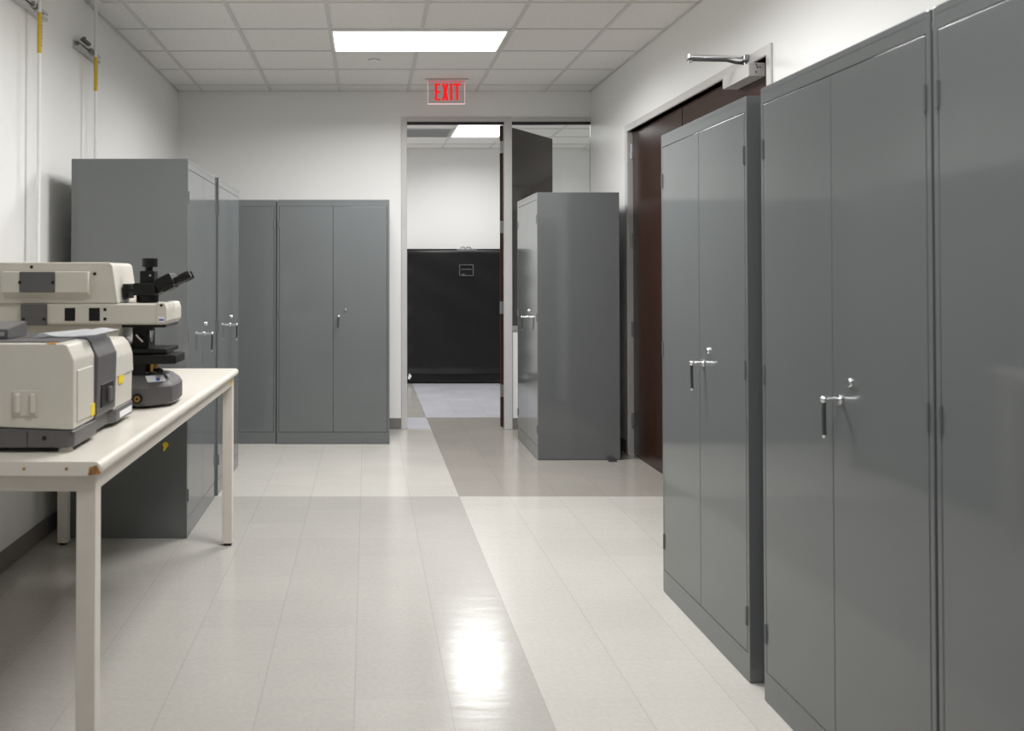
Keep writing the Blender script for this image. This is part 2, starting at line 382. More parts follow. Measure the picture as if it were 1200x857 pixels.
ceiling_lamp(-0.242, 0.953, 6.182, 6.768, 'wide bright recessed ceiling light in front of the exit sign', M['lamp'], None)
ceiling_lamp(-0.242, 0.953, 3.744, 4.33, 'recessed ceiling light over the table, out of the picture', M['lamp'], None, 54)
ceiling_lamp(-0.242, 0.953, 1.306, 1.892, 'recessed ceiling light above the camera, out of the picture', M['lamp'], None, 23)
ceiling_lamp(0.982, 1.574, 9.808, 11.026, 'ceiling light in the next room, seen through the open doorway', M['hall_lamp'], None, 36)
ceiling_lamp(-1.456, -0.862, 9.808, 11.026, 'added unseen ceiling light brightening the next room, left of the doorway', M['hall_lamp'], None, 36)  # extra fixture added only to brighten the next room
v = empty('ceiling_vent', 'grey square air vent in the next room ceiling beside the lit lamp', 'air vent', (0.67, 10.72, H - 0.010))
b = MB()
for (a0, a1, c0, c1) in ((-0.292, 0.292, -0.292, -0.268), (-0.292, 0.292, 0.268, 0.292), (-0.292, -0.268, -0.268, 0.268), (0.268, 0.292, -0.268, 0.268)): b.box(a0, a1, c0, c1, 0, 0.010)
b.build('frame', M['vent'], v)
b = MB()
for k in range(24): b.box(-0.268, 0.268, -0.262 + k * 0.0222, -0.262 + k * 0.0222 + 0.013, 0.001, 0.008)
b.build('louvre', M['vent'], v)
b = MB(); b.cyl((0, 0, 0), (0, 0, 0.009), 0.046, n=32, bev=0.002); b.cyl((0, 0, 0.007), (0, 0, 0.012), 0.036, n=32)
tag(b.build('sprinkler_cover', M['white_paint'], loc=(0.055, 7.06, H - 0.0125)), 'small round white cover plate on the ceiling behind the light', 'cover plate')

# exit sign
ex = empty('exit_sign', 'clear edge lit sign with red letters hanging from ceiling above the doorway', 'exit sign', (0.668, 7.80, H))
MB().box(-0.185, 0.185, -0.055, 0.055, -0.009, -0.0055, 0.002, 1).build('ceiling_plate', M['white_paint'], ex)
MB().box(-0.155, 0.155, -0.012, 0.012, -0.020, -0.010, 0.002, 1).build('lit_slot', M['exit_slot'], ex)
MB().box(-0.153, 0.153, -0.003, 0.003, -0.199, -0.020).build('panel', M['acrylic'], ex)
b = MB(); b.box(-0.153, 0.153, -0.0035, 0.0035, -0.206, -0.1995); b.box(-0.1565, -0.1535, -0.003, 0.003, -0.206, -0.02); b.box(0.1535, 0.1565, -0.003, 0.003, -0.206, -0.02)
b.build('panel_edge', M['exit_edge'], ex)
zt, zb = -0.031, -0.174; ya, yb = -0.0062, -0.0038; t = 0.021
L_ = MB(); x = -0.098
L_.box(x, x + t, ya, yb, zb, zt); L_.box(x, x + 0.046, ya, yb, zt - 0.016, zt); L_.box(x, x + 0.042, ya, yb, (zt + zb) / 2 - 0.008, (zt + zb) / 2 + 0.008); L_.box(x, x + 0.046, ya, yb, zb, zb + 0.016)
L_.build('letter', M['exit_red'], ex)
L_ = MB(); x = -0.038
for s_ in (1, -1):
    xa, xb = (x, x + 0.056 - 0.023) if s_ == 1 else (x + 0.056 - 0.023, x)
    L_.prism([(xa, zt), (xa + 0.023, zt), (xb + 0.023, zb), (xb, zb)], 'y', ya, yb)
L_.build('letter', M['exit_red'], ex)
L_ = MB(); L_.box(0.030, 0.030 + t, ya, yb, zb, zt); L_.build('letter', M['exit_red'], ex)
L_ = MB(); L_.box(0.080, 0.080 + t, ya, yb, zb, zt); L_.box(0.062, 0.119, ya, yb, zt - 0.018, zt); L_.build('letter', M['exit_red'], ex)

# ------------------------------------------------------------------ steel cabinets
CW, CD, CH = 0.914, 0.61, 1.98
def make_cabinet():
    t = empty('storage_cabinet', '', 'cabinet', (0, 0, 0))
    w2 = CW / 2
    b = MB(); th = 0.018; hd, kk = 0.052, 0.095
    bv = 0.003
    b.box(-w2, -w2 + th, 0.0, CD, 0, CH, bv); b.box(w2 - th, w2, 0.0, CD, 0, CH, bv)
    b.box(-w2 + th - 0.003, w2 - th + 0.003, 0.0, CD - 0.001, CH - 0.018, CH); b.box(-w2 + th - 0.003, w2 - th + 0.003, 0.0, 0.02, CH - hd, CH - 0.017)
    b.box(-w2 + th - 0.003, w2 - th + 0.003, 0.0, 0.02, 0.001, kk)
    b.box(-w2 + 0.002, w2 - 0.002, CD - 0.012, CD - 0.001, 0.002, CH - 0.003)
    b.box(-w2 + 0.004, w2 - 0.004, 0.012, CD - 0.004, kk - 0.03, kk - 0.01)
    b.box(-w2 + th - 0.002, w2 - th + 0.002, 0.024, 0.030, kk - 0.012, CH - hd + 0.01)       # dark backing behind the door gaps
    b.build('body', M['steel'], t)
    gp = 0.002
    z0, z1 = kk + gp, CH - hd - gp
    for s in (-1, 1):
        xa, xb = (-w2 + th + gp, -gp / 2) if s < 0 else (gp / 2, w2 - th - gp)
        d = MB().box(xa, xb, 0.0, 0.022, z0, z1, 0.0025, 2).build('door', M['steel'], t)
        xe = s * (w2 - th - 0.0015)
        for z in (0.22, 1.05, 1.78):
            h = MB(); h.cyl((xe, -0.002, z - 0.032), (xe, -0.002, z + 0.032), 0.0045, n=10, bev=0.001)
            h.build('hinge', M['steel'], d)
        if s > 0:
            h = MB()
            hx, hz = 0.045, 1.035
            h.cyl((hx, 0.0, hz), (hx, -0.006, hz), 0.0135, n=20, bev=0.002)
            h.cyl((hx, -0.004, hz), (hx, -0.046, hz), 0.0075, n=16)
            h.sphere((hx, -0.046, hz), 0.0092)
            lp = [(hx, -0.046, hz), (hx - 0.001, -0.0465, hz - 0.03), (hx - 0.003, -0.045, hz - 0.075), (hx - 0.004, -0.0435, hz - 0.098)]
            h.build('handle', M['chrome'], d)
            MB().tube(lp, 0.0056, 16).build('lever', M['dark_metal'], d)  # chrome lever given a dark colour for the surroundings it reflects
            MB().sphere(lp[-1], 0.0064).build('lever_tip', M['chrome'], d)
            k = MB(); k.cyl((hx + 0.055, 0.0, hz + 0.052), (hx + 0.055, -0.009, hz + 0.052), 0.0125, 0.0105, n=20, bev=0.002)
            k.box(hx + 0.054, hx + 0.056, -0.0098, -0.0085, hz + 0.047, hz + 0.057)
            k.build('lock', M['chrome'], d)
    return t
cab0 = make_cabinet()
CABS = [  # centre x, y (front-face middle), rotation, z, label
    (-0.937, 4.86 + CW / 2, R(90), 0, 'grey two door cabinet at left, nearest the cream table'),
    (-0.925, 5.79 + CW / 2, R(90), 0, 'grey two door cabinet at left, just behind the one by the table'),
    (-1.1935, 7.556, 0, 0, 'grey cabinet in the back left corner, mostly hidden by the left row'),
    (-0.274, 7.545, 0, 0, 'grey two door cabinet against the back wall, left of the open doorway'),
    (1.264, 6.90 + CW / 2, R(-90), 0.004, 'grey cabinet standing side on, in front of the glass sidelight'),
    (1.286, 3.145 + CW / 2, R(-90), 0, 'farthest grey cabinet of the near right row, beside the dark doors'),
    (1.284, 2.113 + CW / 2, R(-90), 0, 'middle grey cabinet of the near right row, fully in view'),
    (1.284, 1.190 + CW / 2, R(-90), 0, 'nearest grey cabinet at right, cut off by the picture edge'),
]
for i, (x, y, rz, z, lab) in enumerate(CABS):
    c = cab0 if i == 0 else copy_tree(cab0)
    c.location = (x, y, z); c.rotation_euler = (0, 0, rz); c['label'] = lab; c['group'] = 'grey steel storage cabinets'
    if abs(z) > 0:
        for sx in (-1, 1):
            for yy in (0.05, CD - 0.05):
                MB().cyl((sx * 0.40, yy, -z), (sx * 0.40, yy, 0.004), 0.02, n=16).build('leveling_foot', M['rubber'], c)
b = MB(); b.prism([(-0.03, 0), (0.03, 0), (0.026, 0.026), (-0.024, 0.03)], 'y', -0.03, 0.03, 0.003)
tag(b.build('floor_stop', M['dark_metal'], loc=(1.803, 6.862, 0.0)), 'small grey block on the floor against the foot of the side on cabinet', 'floor stop')

b = MB(); b.cyl((0, 0, 0), (0, -0.006, 0), 0.015, n=20, bev=0.002); b.prism([(-0.008, -0.012), (0.006, -0.012), (-0.006, -0.034), (-0.014, -0.030)], 'y', -0.004, 0.0)
yt = b.build('yellow_tag', M['yellow'], cab0, loc=(-CW / 2 - 0.0005, 0.111, 0.487)); yt.rotation_euler = (0, 0, R(-90))

# ------------------------------------------------------------------ cream table
TZ = 0.89
tb = empty('work_table', 'long cream work table with chipped corner carrying the instruments', 'table', (-0.686, 2.41, 0), R(-0.62))
W, LN = 0.93, 2.385
ov = 0.0
def bullnose(W, L, z0, z1):
    r = (z1 - z0) / 2; m = MB()
    zc = (z0 + z1) / 2
    pts = [(-W, z0), (-r, z0)] + [(-r + r * math.sin(a * math.pi / 10), zc - r * math.cos(a * math.pi / 10)) for a in range(1, 10)] + [(-r, z1), (-W, z1)]
    m.prism(pts, 'y', 0.0, L); return m
top = bullnose(W, LN, TZ - 0.036, TZ).build('tabletop', M['laminate'], tb)
b = MB(); b.loft([[(-0.034, -0.0015, TZ - 0.035), (-0.002, -0.0015, TZ - 0.030), (0.0012, 0.014, TZ - 0.018), (-0.030, 0.004, TZ - 0.014)],
        [(-0.030, -0.0015, TZ - 0.014), (-0.012, -0.0015, TZ - 0.008), (-0.004, 0.012, TZ - 0.006), (-0.028, 0.006, TZ - 0.005)]])
b.build('chipped_edge', M['chip'], top)
for x in (-0.09, -0.20, -0.33, -0.45): MB().cyl((x, -0.0012, TZ - 0.018), (x, 0.001, TZ - 0.018), 0.004, n=10).build('edge_nail', M['chip'], top)
AZ0, AZ1 = TZ - 0.036 - 0.046, TZ - 0.036
b = MB(); i_ = 0.023
b.box(-W + i_, -i_, i_, i_ + 0.03, AZ0, AZ1, 0.003); b.box(-W + i_, -i_, LN - i_ - 0.03, LN - i_, AZ0, AZ1, 0.003)
b.box(-i_ - 0.03, -i_, i_ + 0.03, LN - i_ - 0.03, AZ0, AZ1, 0.003); b.box(-W + i_, -W + i_ + 0.03, i_ + 0.03, LN - i_ - 0.03, AZ0, AZ1, 0.003)
b.build('apron', M['table_paint'], tb)
MB().box(-0.0195 - 0.002, -i_ + 0.001, LN - 0.12, LN - 0.085, AZ0 + 0.008, AZ0 + 0.03, 0.002).build('yellow_sticker', M['yellow'], tb)
for (lx, ly) in ((-i_ + 0.002 - 0.051, i_ - 0.002), (-i_ + 0.002 - 0.051, LN - i_ + 0.002 - 0.051), (-W + i_ - 0.002, i_ - 0.002), (-W + i_ - 0.002, LN - i_ + 0.002 - 0.051)):
    l = MB().box(lx, lx + 0.051, ly, ly + 0.051, 0.012, AZ1 - 0.001, 0.004, 2).build('leg', M['table_paint'], tb)
    MB().cyl((lx + 0.0255, ly + 0.0255, 0), (lx + 0.0255, ly + 0.0255, 0.0125), 0.019, n=16).build('foot', M['rubber'], l)

# ------------------------------------------------------------------ spectrometer (near instrument)
sx1, sy0 = -0.797, 2.53
sp = empty('spectrometer', 'bulky cream and grey spectrometer with yellow labels at table front', 'laboratory instrument', (sx1, sy0, TZ))
SW, SD = 0.64, 0.64
zb0, zs, zt_ = 0.014, 0.058, 0.296                     # local z over the table top
b = MB()
plan = [(-SW, 0), (-0.012, 0), (0, 0.014), (0, SD * 0.34), (-0.018, SD * 0.40), (-0.018, SD * 0.62), (0, SD * 0.68), (0, SD), (-SW, SD)]
b.prism(plan, 'z', zb0, zs, 0.003, 1)
b.prism([(-SW, zs - 0.002), (-0.001, zs - 0.002), (-0.004, zs + 0.001), (-0.25, zs + 0.010), (-SW, zs + 0.024)], 'y', 0.0005, 0.12, 0)
base = b.build('base', M['grey_plastic'], sp)
b = MB()
b.cyl((-0.078, -0.0015, 0.040), (-0.078, 0.002, 0.040), 0.006, n=14); b.build('screw_hole', M['black'], base)
for xx in (-0.125, -0.228, -0.236): MB().box(xx, xx + 0.0015, -0.0008, 0.001, zb0, zs).build('panel_seam', M['black'], base)
b = MB(); b.box(-0.001, 0.0012, 0.475, 0.625, 0.022, 0.042); b.build('label_strip', M['sticker'], base)
for (fx, fy) in ((-0.03, 0.03), (-SW + 0.05, 0.03), (-0.03, SD - 0.05), (-SW + 0.05, SD - 0.05)):
    MB().cyl((fx, fy, 0), (fx, fy, zb0 + 0.001), 0.020, 0.017, n=18).build('foot', M['cream'], sp)
# cream body in two sections with the dark band between
b = MB()
b.prism([(-SW, zs + 0.026), (-0.25, zs + 0.012), (-0.012, zs + 0.003), (0, zs + 0.004), (0, zt_ - 0.045), (-0.018, zt_ - 0.004), (-0.03, zt_), (-SW, zt_)], 'y', 0.003, 0.196, 0.006, 2)
bd = b.build('housing', M['cream'], sp)
b = MB(); b.box(-0.0005, 0.003, 0.03, 0.17, zs + 0.02, zt_ - 0.075, 0.0015, 1); b.build('side_cover', M['cream'], bd)
b = MB()
b.prism([(-SW, zs), (-0.002, zs), (0.000, zs + 0.11), (0.004, zt_ - 0.14), (0.001, zt_ - 0.075), (-0.012, zt_ - 0.04), (-0.03, zt_ - 0.022), (-SW, zt_ - 0.022)], 'y', 0.404, SD - 0.003, 0.006, 2)
b.build('rear_housing', M['cream'], sp)
b = MB(); b.box(-0.001, 0.0025, 0.41, SD - 0.008, zs + 0.112, zs + 0.115); b.build('panel_seam', M['grey_plastic'], sp)
b = MB()
b.prism([(-0.34, zs), (-0.012, zs), (0.006, zs + 0.01), (0.010, zt_ - 0.055), (-0.012, zt_ - 0.008), (-0.028, zt_ + 0.005), (-0.34, zt_ + 0.005)], 'y', 0.198, 0.402, 0.004, 2)
band = b.build('compartment_cover', M['grey_plastic'], sp)
b = MB(); b.box(0.0, 0.0105, 0.235, 0.365, zs + 0.03, zs + 0.10, 0.002, 1); b.build('recess', M['black'], band)
b = MB(); b.box(0.006, 0.018, 0.30, 0.335, zs + 0.04, zs + 0.085, 0.004, 2); b.build('latch', M['grey_plastic'], band)
b = MB(); b.box(-SW + 0.01, -0.05, 0.035, 0.19, zt_ - 0.004, zt_ + 0.004, 0.003, 2); b.box(-SW + 0.01, -0.345, 0.19, 0.60, zt_ - 0.026, zt_ + 0.004, 0.003, 2)
b.build('top_lid', M['grey_plastic'], sp)
lp = MB(); lp.box(-0.166, -0.094, -0.0008, 0.004, 0.100, 0.170, 0.0015, 1); lp.build('latch_plate', M['cream'], sp)
for xx in (-0.151, -0.109):
    MB().box(xx - 0.009, xx + 0.009, -0.009, 0.004, 0.105, 0.163, 0.0075, 3).build('finger_catch', M['cream'], sp)
MB().box(-0.001, 0.0042, 0.150, 0.188, zs + 0.018, zs + 0.052).build('warning_label', M['yellow'], sp)
MB().box(-0.001, 0.0030, 0.455, 0.515, zs + 0.075, zs + 0.104).build('warning_label', M['yellow'], sp)
MB().box(-0.075, -0.05, 0.004, 0.028, zt_ - 0.002, zt_ + 0.0012).build('orange_sticker', M['orange'], sp)

# sheet of paper draped on the spectrometer's lid
def sheet():
    bm = bmesh.new(); nx, ny = 24, 10; V = []
    for j in range(ny + 1):
        row = []
        for i in range(nx + 1):
            s, t = i / nx, j / ny
            x = -0.165 + 0.175 * s + 0.05 * t * (1 - s) ; y = 0.0 + 0.27 * t
            z = 0.010 + 0.010 * math.exp(-((s - 0.12) / 0.13) ** 2) * (1 - 0.5 * t) + 0.012 * max(0, s - 0.62) + 0.010 * t * math.exp(-((s - 0.55) / 0.25) ** 2) - 0.012 * max(0, 0.06 - s) / 0.06
            row.append(bm.verts.new((x, y, max(0.0062, z))))
        V.append(row)
    for j in range(ny):
        for i in range(nx): bm.faces.new((V[j][i], V[j][i + 1], V[j + 1][i + 1], V[j + 1][i]))
    bmesh.ops.solidify(bm, geom=bm.faces[:], thickness=-0.0006)
    m = MB(); m._merge(bm); return m
tag(sheet().build('paper_sheet', M['paper'], loc=(sx1 + 0.006, sy0 + 0.15, TZ + zt_)), 'white sheet of paper curling on top of the cream spectrometer', 'paper')
# small control box at the left picture edge
kb = empty('control_box', 'small grey control box with pale display on the spectrometer, at left picture edge', 'control box', (sx1 - 0.30, sy0 + 0.12, TZ + zt_ + 0.0045))
b = MB(); b.prism([(0.0, 0), (0.15, 0), (0.15, 0.044), (0.0, 0.028)], 'x', -0.22, 0.075, 0.004, 2); b.build('case', M['grey_plastic'], kb)
MB().box(-0.10, 0.040, -0.0012, 0.003, 0.006, 0.022).build('display', M['screen'], kb)
MB().box(0.048, 0.066, -0.0012, 0.003, 0.008, 0.020, 0.001, 1).build('button', M['brushed'], kb)
b = MB(); b.box(-0.20, 0.065, 0.02, 0.14, 0.040, 0.0405, mat=Matrix.Rotation(R(6.1), 4, 'X')); 
b = None

# ------------------------------------------------------------------ microscope (behind the spectrometer)
my = 3.34
mi = empty('microscope', 'cream infrared microscope with black eyepieces behind the spectrometer', 'microscope', (-0.95, my, TZ))
PX = my / 1090.0
def mx(px): return (px - 430) * PX + 0.95
def mz(py): return 1.375 - (py - 321.5) * PX - TZ
# grey foot
ring = lambda ins, z: [(mx(70), 0.0 + ins, z), (mx(172) - ins * .4, 0.0 + ins, z), (mx(197) - ins, 0.075 + ins * .5, z), (mx(199.5) - ins, 0.17, z), (mx(197) - ins, 0.265 - ins * .5, z), (mx(172) - ins * .4, 0.33 - ins, z), (mx(70), 0.33 - ins, z)]
b = MB(); b.loft([ring(0.008, 0.010), ring(0.0, 0.018), ring(0.0, 0.075), ring(0.010, 0.092), ring(0.035, 0.112), ring(0.05, 0.116)])
ft = b.build('foot', M['grey_plastic'], mi, angle=24)
for (x, y) in ((mx(150), 0.05), (mx(185), 0.17), (mx(150), 0.28), (mx(85), 0.17)): MB().cyl((x, y, 0), (x, y, 0.012), 0.018, n=14).build('pad', M['rubber'], ft)
b = MB(); b.cyl((mx(162), -0.010, mz(467)), (mx(162), 0.004, mz(467)), 0.018, n=24, bev=0.002); pk = b.build('knob', M['black'], mi)
b = MB(); b.cyl((mx(162), -0.0125, mz(467)), (mx(162), -0.009, mz(467)), 0.011, n=24); b.build('yellow_ring', M['gold'], pk)
b = MB(); b.cyl((mx(162), -0.0135, mz(467)), (mx(162), -0.012, mz(467)), 0.0045, n=16); b.build('ring_centre', M['black'], pk)
b = MB()
b.loft([[(mx(172), 0.020, 0.094), (mx(190), 0.070, 0.094), (mx(186), 0.085, 0.1135), (mx(168), 0.036, 0.1135)], [(mx(172), 0.020, 0.0965), (mx(190), 0.070, 0.0965), (mx(186), 0.085, 0.116), (mx(168), 0.036, 0.116)]])
b.build('sticker', M['sticker'], ft)
b = MB(); b.box(mx(180), mx(184), 0.046, 0.054, 0.098, 0.108); b.build('blue_mark', M['blue'], ft)
# rear column and arm
b = MB(); b.prism([(mx(24), 0.0), (mx(150), 0.0), (mx(150), mz(415)), (mx(134), mz(398)), (mx(140), mz(381)), (mx(22), mz(381))], 'y', 0.05, 0.28, 0.006, 2)
b.build('column', M['cream'], mi)
b = MB(); b.box(mx(146), mx(166), 0.11, 0.22, 0.10, mz(383), 0.006, 2); b.build('stage_column', M['black'], mi)
b = MB(); b.box(mx(22), mx(194), 0.01, 0.26, mz(381), mz(356), 0.010, 3)
b.prism([(mx(182), mz(380)), (mx(190), mz(380)), (mx(195.5), mz(377)), (mx(195.5), mz(362)), (mx(193), mz(355)), (mx(182), mz(355))], 'y', 0.004, 0.265, 0.006, 2)
arm = b.build('arm', M['cream'], mi)
b = MB(); b.box(mx(24), mx(54.5), 0.0, 0.02, mz(381.5), mz(356.5), 0.004, 2); b.build('side_panel', M['grey_plastic'], arm)
for p in (28, 52): MB().cyl((mx(p), -0.002, mz(374)), (mx(p), 0.004, mz(374)), 0.0055, n=12).build('panel_screw', M['black'], arm)
for p0, p1 in ((75, 87.5), (103.5, 116.5)):
    b = MB(); b.box(mx(p0), mx(p1), 0.0065, 0.02, mz(376.5), mz(361), 0.002, 1); b.build('port', M['black'], arm)
    b = MB(); b.box(mx(p0) - 0.004, mx(p1) + 0.004, 0.0085, 0.02, mz(376.5) - 0.004, mz(361) + 0.004, 0.001, 1); b.build('port_rim', M['cream'], arm)
for yy in (363, 374): MB().cyl((mx(122.5), 0.007, mz(yy)), (mx(122.5), 0.012, mz(yy)), 0.0058, n=14).build('arm_screw', M['black'], arm)
MB().cyl((mx(189), 0.001, mz(358)), (mx(189), 0.012, mz(358)), 0.005, n=12).build('arm_screw', M['black'], arm)
b = MB(); b.box(mx(185.5), mx(192.5), 0.0028, 0.006, mz(378), mz(371)); b.build('name_label', M['sticker'], arm)
b = MB(); b.box(mx(186.3), mx(191.8), 0.0018, 0.004, mz(376), mz(374)); b.build('blue_mark', M['blue'], arm)
b = MB(); b.box(mx(140), mx(193), 0.03, 0.24, mz(384.5), mz(380.8), 0.003, 1); b.build('arm_underplate', M['black'], mi)
# upper housing
b = MB()
def rr(x0, x1, z0, z1, r, slant=0.0):
    pts = [(x0, z0), (x1, z0)]
    pts += [(x1 - slant - r + r * math.sin(R(a)), z1 - r + r * math.cos(R(a))) for a in (90, 60, 30, 0)]
    return pts + [(x0, z1)]
b.prism(rr(mx(-60), mx(137.5), mz(356), mz(307.5), 0.018, 0.020), 'y', 0.012, 0.30, 0.007, 2)
uh = b.build('upper_housing', M['cream'], mi)
b = MB()
b.loft([[(mx(4), 0.012, mz(318)), (mx(106), 0.012, mz(318)), (mx(106), 0.012, mz(350)), (mx(4), 0.012, mz(350))],
        [(mx(5), -0.022, mz(319)), (mx(105), -0.022, mz(319)), (mx(105), -0.022, mz(342.5)), (mx(5), -0.022, mz(342.5))]])
rp = b.build('raised_panel', M['cream'], uh)
MB().box(mx(25.5), mx(67), -0.026, -0.016, mz(342.8), mz(318.6), 0.003, 2).build('grey_insert', M['grey_plastic'], rp)
for p, q, yy in ((26.5, 331, -0.0275), (65, 331, -0.0275), (35.5, 313, 0.010), (110, 321, 0.010)): MB().cyl((mx(p), yy, mz(q)), (mx(p), yy + 0.006, mz(q)), 0.0058, n=14).build('housing_screw', M['black'], uh)
MB().box(mx(-60), mx(23), 0.03, 0.28, mz(402), mz(354), 0.006, 2).build('rear_housing', M['cream'], mi)
# nosepiece, objective, stage
b = MB(); b.cyl((mx(158), 0.155, mz(384)), (mx(158), 0.155, mz(392)), 0.040, 0.034, n=28); b.cyl((mx(152), 0.15, mz(390)), (mx(147), 0.12, mz(409)), 0.015, 0.010, n=18)
b.build('nosepiece', M['black'], mi)
b = MB(); b.cyl((mx(166), 0.14, mz(390)), (mx(166), 0.14, mz(397)), 0.011, n=18); b.cyl((mx(166), 0.14, mz(397)), (mx(166), 0.14, mz(404)), 0.0095, 0.006, n=18); b.cyl((mx(153), 0.09, mz(394)), (mx(161), 0.09, mz(403)), 0.006, n=12)
b.build('objective', M['chrome'], mi)
b = MB(); b.box(mx(128), mx(192.5), 0.05, 0.26, mz(416), mz(410.5), 0.004, 2); b.box(mx(128), mx(204.5), 0.03, 0.20, mz(428), mz(417), 0.006, 2); b.box(mx(140), mx(166), 0.06, 0.24, mz(446), mz(426), 0.004, 2)
b.build('stage', M['black'], mi)
b = MB(); b.cyl((mx(171), 0.11, mz(439)), (mx(171), 0.11, mz(428)), 0.020, n=24, bev=0.002); b.build('condenser', M['gold'], mi)
b = MB(); b.cyl((mx(176), 0.08, mz(436)), (mx(184), 0.05, mz(436.5)), 0.0065, n=14); b.cyl((mx(181), 0.062, mz(436)), (mx(186), 0.044, mz(436.5)), 0.010, n=16, bev=0.002); b.build('condenser_knob', M['black'], mi)
# binocular head
b = MB(); b.cyl((mx(163), 0.13, mz(355.5)), (mx(163), 0.13, mz(344)), 0.041, n=32, bev=0.003); b.box(mx(149.5), mx(177), 0.07, 0.19, mz(347), mz(332), 0.006, 2)
hd_ = b.build('viewing_head', M['black'], mi)
b = MB(); b.box(mx(155.5), mx(173.5), 0.10, 0.16, mz(333), mz(317.5), 0.004, 2); b.cyl((mx(164.5), 0.13, mz(318.5)), (mx(164.5), 0.13, mz(311)), 0.0145, n=24)
b.cyl((mx(165.5), 0.13, mz(312.8)), (mx(165.5), 0.13, mz(302)), 0.0295, n=28, bev=0.002); b.build('camera_port', M['black'], hd_)
b = MB(); b.cyl((mx(168.5), 0.098, mz(323)), (mx(168.5), 0.101, mz(323)), 0.004, n=12); b.build('port_screw', M['chrome'], hd_)
ta = math.atan2(mz(320.8) - mz(337), mx(217.7) - mx(185.5))
ax = Vector((math.cos(ta), 0, math.sin(ta)))
c0 = Vector((mx(181.5), 0.13, mz(336.2)))
rot = Matrix.Translation(c0) @ Matrix.Rotation(-ta, 4, 'Y')
b = MB(); b.box(-0.012, 0.055, -0.06, 0.06, -0.018, 0.030, 0.006, 2, mat=rot); b.box(0.0, 0.045, -0.052, 0.052, -0.026, 0.02, 0.006, 2, mat=rot); b.box(-0.03, 0.01, -0.045, 0.045, -0.02, 0.018, 0.004, 2, mat=rot)
b.build('prism_block', M['black'], hd_)
for yy in (0.0975, 0.1625):
    p0 = Vector((mx(192), yy, mz(333.5))); b = MB()
    b.cyl(p0 - ax * 0.01, p0 + ax * 0.045, 0.0145, n=24); b.cyl(p0 + ax * 0.043, p0 + ax * 0.078, 0.0168, n=28, bev=0.002); b.cyl(p0 + ax * 0.0775, p0 + ax * 0.085, 0.0155, 0.0135, n=28)
    b.build('eyepiece', M['black'], hd_)
b = MB(); b.box(mx(136.5), mx(143), 0.08, 0.18, mz(351), mz(333), 0.004, 2); b.cyl((mx(142), 0.13, mz(340.5)), (mx(151), 0.13, mz(340.5)), 0.004, n=12); b.build('connector', M['black'], mi)

# ------------------------------------------------------------------ pipes on the left wall
for i, (py_, lab, lab2) in enumerate(((4.57, 'thin white vertical pipe with yellow band at far left, nearest the camera', 'metal wall bracket holding the nearer white pipe, at the top left edge'),
                                      (5.52, 'thin white vertical pipe with yellow band, directly behind the left cabinet', 'metal wall bracket holding the farther white pipe, above the left cabinet'))):
    p = empty('pipe', lab, 'pipe', (-1.615, py_, 0))
    b = MB(); b.cyl((0, 0, 1.0), (0, 0, H - 0.008), 0.0095, n=20); b.cyl((0, 0, 1.0), (0, 0, 1.04), 0.014, n=16, bev=0.002); b.cyl((-0.072, 0, 1.012), (0.0, 0, 1.012), 0.0095, n=16)
    b.build('tube', M['white_paint'], p)
    b = MB(); b.cyl((0, 0, H - 0.014), (0, 0, H - 0.0055), 0.030, n=24, bev=0.002); b.build('ceiling_flange', M['white_paint'], p)
    bn = MB().cyl((0, 0, 2.465), (0, 0, 2.665), 0.0112, n=20).build('marker_band', M['pipe_yellow'], p)
    b = MB()
    for k in range(9):
        z = 2.50 + k * 0.0165
        b.box(0.0105, 0.0117, -0.0035 + 0.002 * (k % 2), 0.0040, z, z + 0.009)
    b.build('faded_print', M['grey_plastic'], bn)
    r = empty('wall_bracket', lab2, 'bracket', (XL, py_, 2.70))
    b = MB(); b.box(0.0, 0.041, -0.21, 0.21, -0.022, -0.014, 0.001, 1); b.box(0.0, 0.041, -0.21, 0.21, 0.014, 0.022, 0.001, 1); b.box(0.0, 0.008, -0.21, 0.21, -0.016, 0.016, 0.001, 1)
    b.box(0.036, 0.041, -0.21, 0.21, 0.006, 0.016); b.box(0.036, 0.041, -0.21, 0.21, -0.016, -0.006)
    b.build('rail', M['frame'], r)
    b = MB(); b.box(0.041, 0.062, -0.032, -0.0115, -0.015, 0.015, 0.002, 1); b.box(0.041, 0.062, 0.0115, 0.032, -0.015, 0.015, 0.002, 1); b.build('clamp', M['brushed'], r)
    b = MB(); b.box(0.03, 0.060, -0.17, -0.05, 0.023, 0.040, 0.003, 1); b.cyl((0.045, -0.14, 0.036), (0.045, -0.14, 0.052), 0.012, n=12); b.build('bolt_plate', M['grey_plastic'], r)

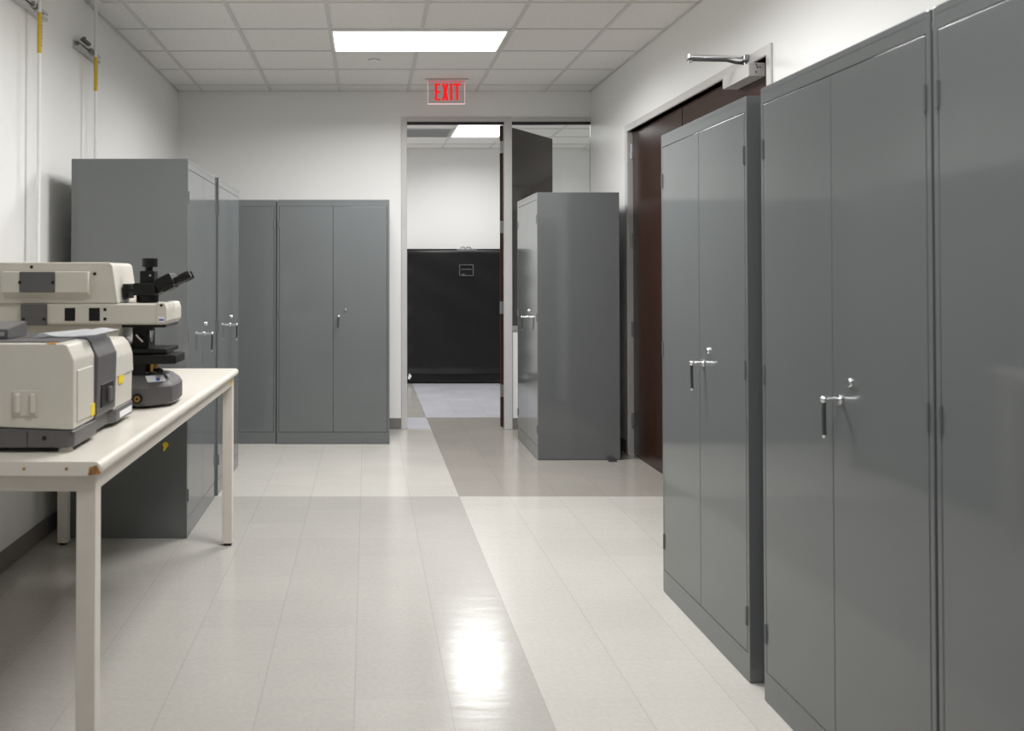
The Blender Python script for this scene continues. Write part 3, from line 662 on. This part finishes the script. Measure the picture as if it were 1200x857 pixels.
# ------------------------------------------------------------------ black covered cart beyond the doorway
ct = empty('covered_cart', 'tall black vinyl covered cart standing against the wall beyond the open doorway', 'covered cart', (1.25, 11.70, 0))
def cover():
    bm = bmesh.new(); nx, nz = 60, 60; x0, x1, z0, z1 = -0.77, 0.77, 0.125, 1.695
    V = []
    rnd = random.Random(3)
    for j in range(nz + 1):
        row = []
        for i in range(nx + 1):
            s, t = i / nx, j / nz
            x = x0 + (x1 - x0) * s; z = z0 + (z1 - z0) * t
            e = min(s, 1 - s)
            y = 0.006 * math.sin(9 * s + 4 * t) + 0.004 * math.sin(23 * t + 11 * s)
            if e < 0.06: y += 0.012 * (1 - e / 0.06) * (0.6 + math.sin(38 * t)) ; x += (0.010 * math.sin(31 * t + 1) * (1 - e / 0.06))
            if t < 0.05: y -= 0.018 * (1 - t / 0.05)
            if t > 0.97: y += 0.02 * ((t - 0.97) / 0.03) ** 2
            row.append(bm.verts.new((x, y, z)))
        V.append(row)
    for j in range(nz):
        for i in range(nx): bm.faces.new((V[j][i], V[j][i + 1], V[j + 1][i + 1], V[j + 1][i]))
    # sides, top and back
    top = V[-1]; B = 0.26
    tb_ = [bm.verts.new((v.co.x, B, v.co.z)) for v in top]
    for i in range(nx): bm.faces.new((top[i], top[i + 1], tb_[i + 1], tb_[i]))
    for cidx, flip in ((0, True), (nx, False)):
        colv = [V[j][cidx] for j in range(nz + 1)]
        bk = [bm.verts.new((colv[j].co.x, B, colv[j].co.z)) for j in range(nz)] + [tb_[cidx]]
        for j in range(nz): bm.faces.new((colv[j], colv[j + 1], bk[j + 1], bk[j]))
    bmesh.ops.recalc_face_normals(bm, faces=bm.faces[:])
    m = MB(); m._merge(bm); return m
cv = cover().build('cover', M['vinyl'], ct, angle=60)
b = MB(); b.box(-0.765, 0.765, 0.006, 0.25, 0.012, 0.135, 0.02, 3); b.build('hem', M['vinyl'], ct)
b = MB(); zc = 1.425; xc = -0.0
for (a0, a1, c0, c1) in ((-0.088, 0.088, -0.070, -0.064), (-0.088, 0.088, 0.064, 0.070), (-0.088, -0.083, -0.07, 0.07), (0.083, 0.088, -0.07, 0.07)): b.box(xc + a0, xc + a1, -0.016, 0.006, zc + c0, zc + c1)
b.box(xc - 0.065, xc + 0.065, -0.015, 0.006, zc + 0.008, zc + 0.014); b.box(xc - 0.055, xc - 0.02, -0.015, 0.006, zc - 0.058, zc - 0.048)
b.build('label_pouch', M['stitch'], ct)
for x in (-0.04, 0.03): MB().tube([(x - 0.03, 0.03, 1.69), (x - 0.025, 0.03, 1.71), (x, 0.03, 1.718), (x + 0.025, 0.03, 1.71), (x + 0.03, 0.03, 1.69)], 0.006, 10).build('carry_loop', M['vinyl'], ct)
b = MB(); b.loft([[(-0.74, -0.03, 0.07), (-0.715, -0.03, 0.055), (-0.69, -0.035, 0.10), (-0.72, -0.03, 0.135)], [(-0.74, -0.02, 0.07), (-0.715, -0.02, 0.055), (-0.69, -0.02, 0.10), (-0.72, -0.02, 0.135)]])
b.build('corner_tie', M['sticker'], ct)

# ------------------------------------------------------------------ camera and view
cam = bpy.data.cameras.new('camera'); co = bpy.data.objects.new('camera', cam); COL.objects.link(co)
F, PITCH = 1090.0, 0.9
VPX, VPY = 430.0, 321.5
cam.sensor_width = 36.0; cam.sensor_fit = 'HORIZONTAL'; cam.lens = F / 1200 * 36
co.location = (0, 0, 1.375); co.rotation_euler = (R(90 + PITCH), 0, 0)
cam.shift_x = (600 - VPX) / 1200
cam.shift_y = ((VPY - F * math.tan(R(PITCH))) - 428.5) / 1200
cam.clip_start = 0.05
cam.dof.use_dof = True; cam.dof.focus_distance = 6.5; cam.dof.aperture_fstop = 4.5
SC.camera = co
w = bpy.data.worlds.new('world'); w.use_nodes = True; w.node_tree.nodes['Background'].inputs[0].default_value = (0.02, 0.02, 0.02, 1); SC.world = w
vs = SC.view_settings
vs.view_transform = 'Standard'; vs.look = 'None'; vs.gamma = 1.0; vs.use_curve_mapping = False; vs.exposure = 0.10
SC.cycles.max_bounces = 12; SC.cycles.diffuse_bounces = 6; SC.cycles.glossy_bounces = 5
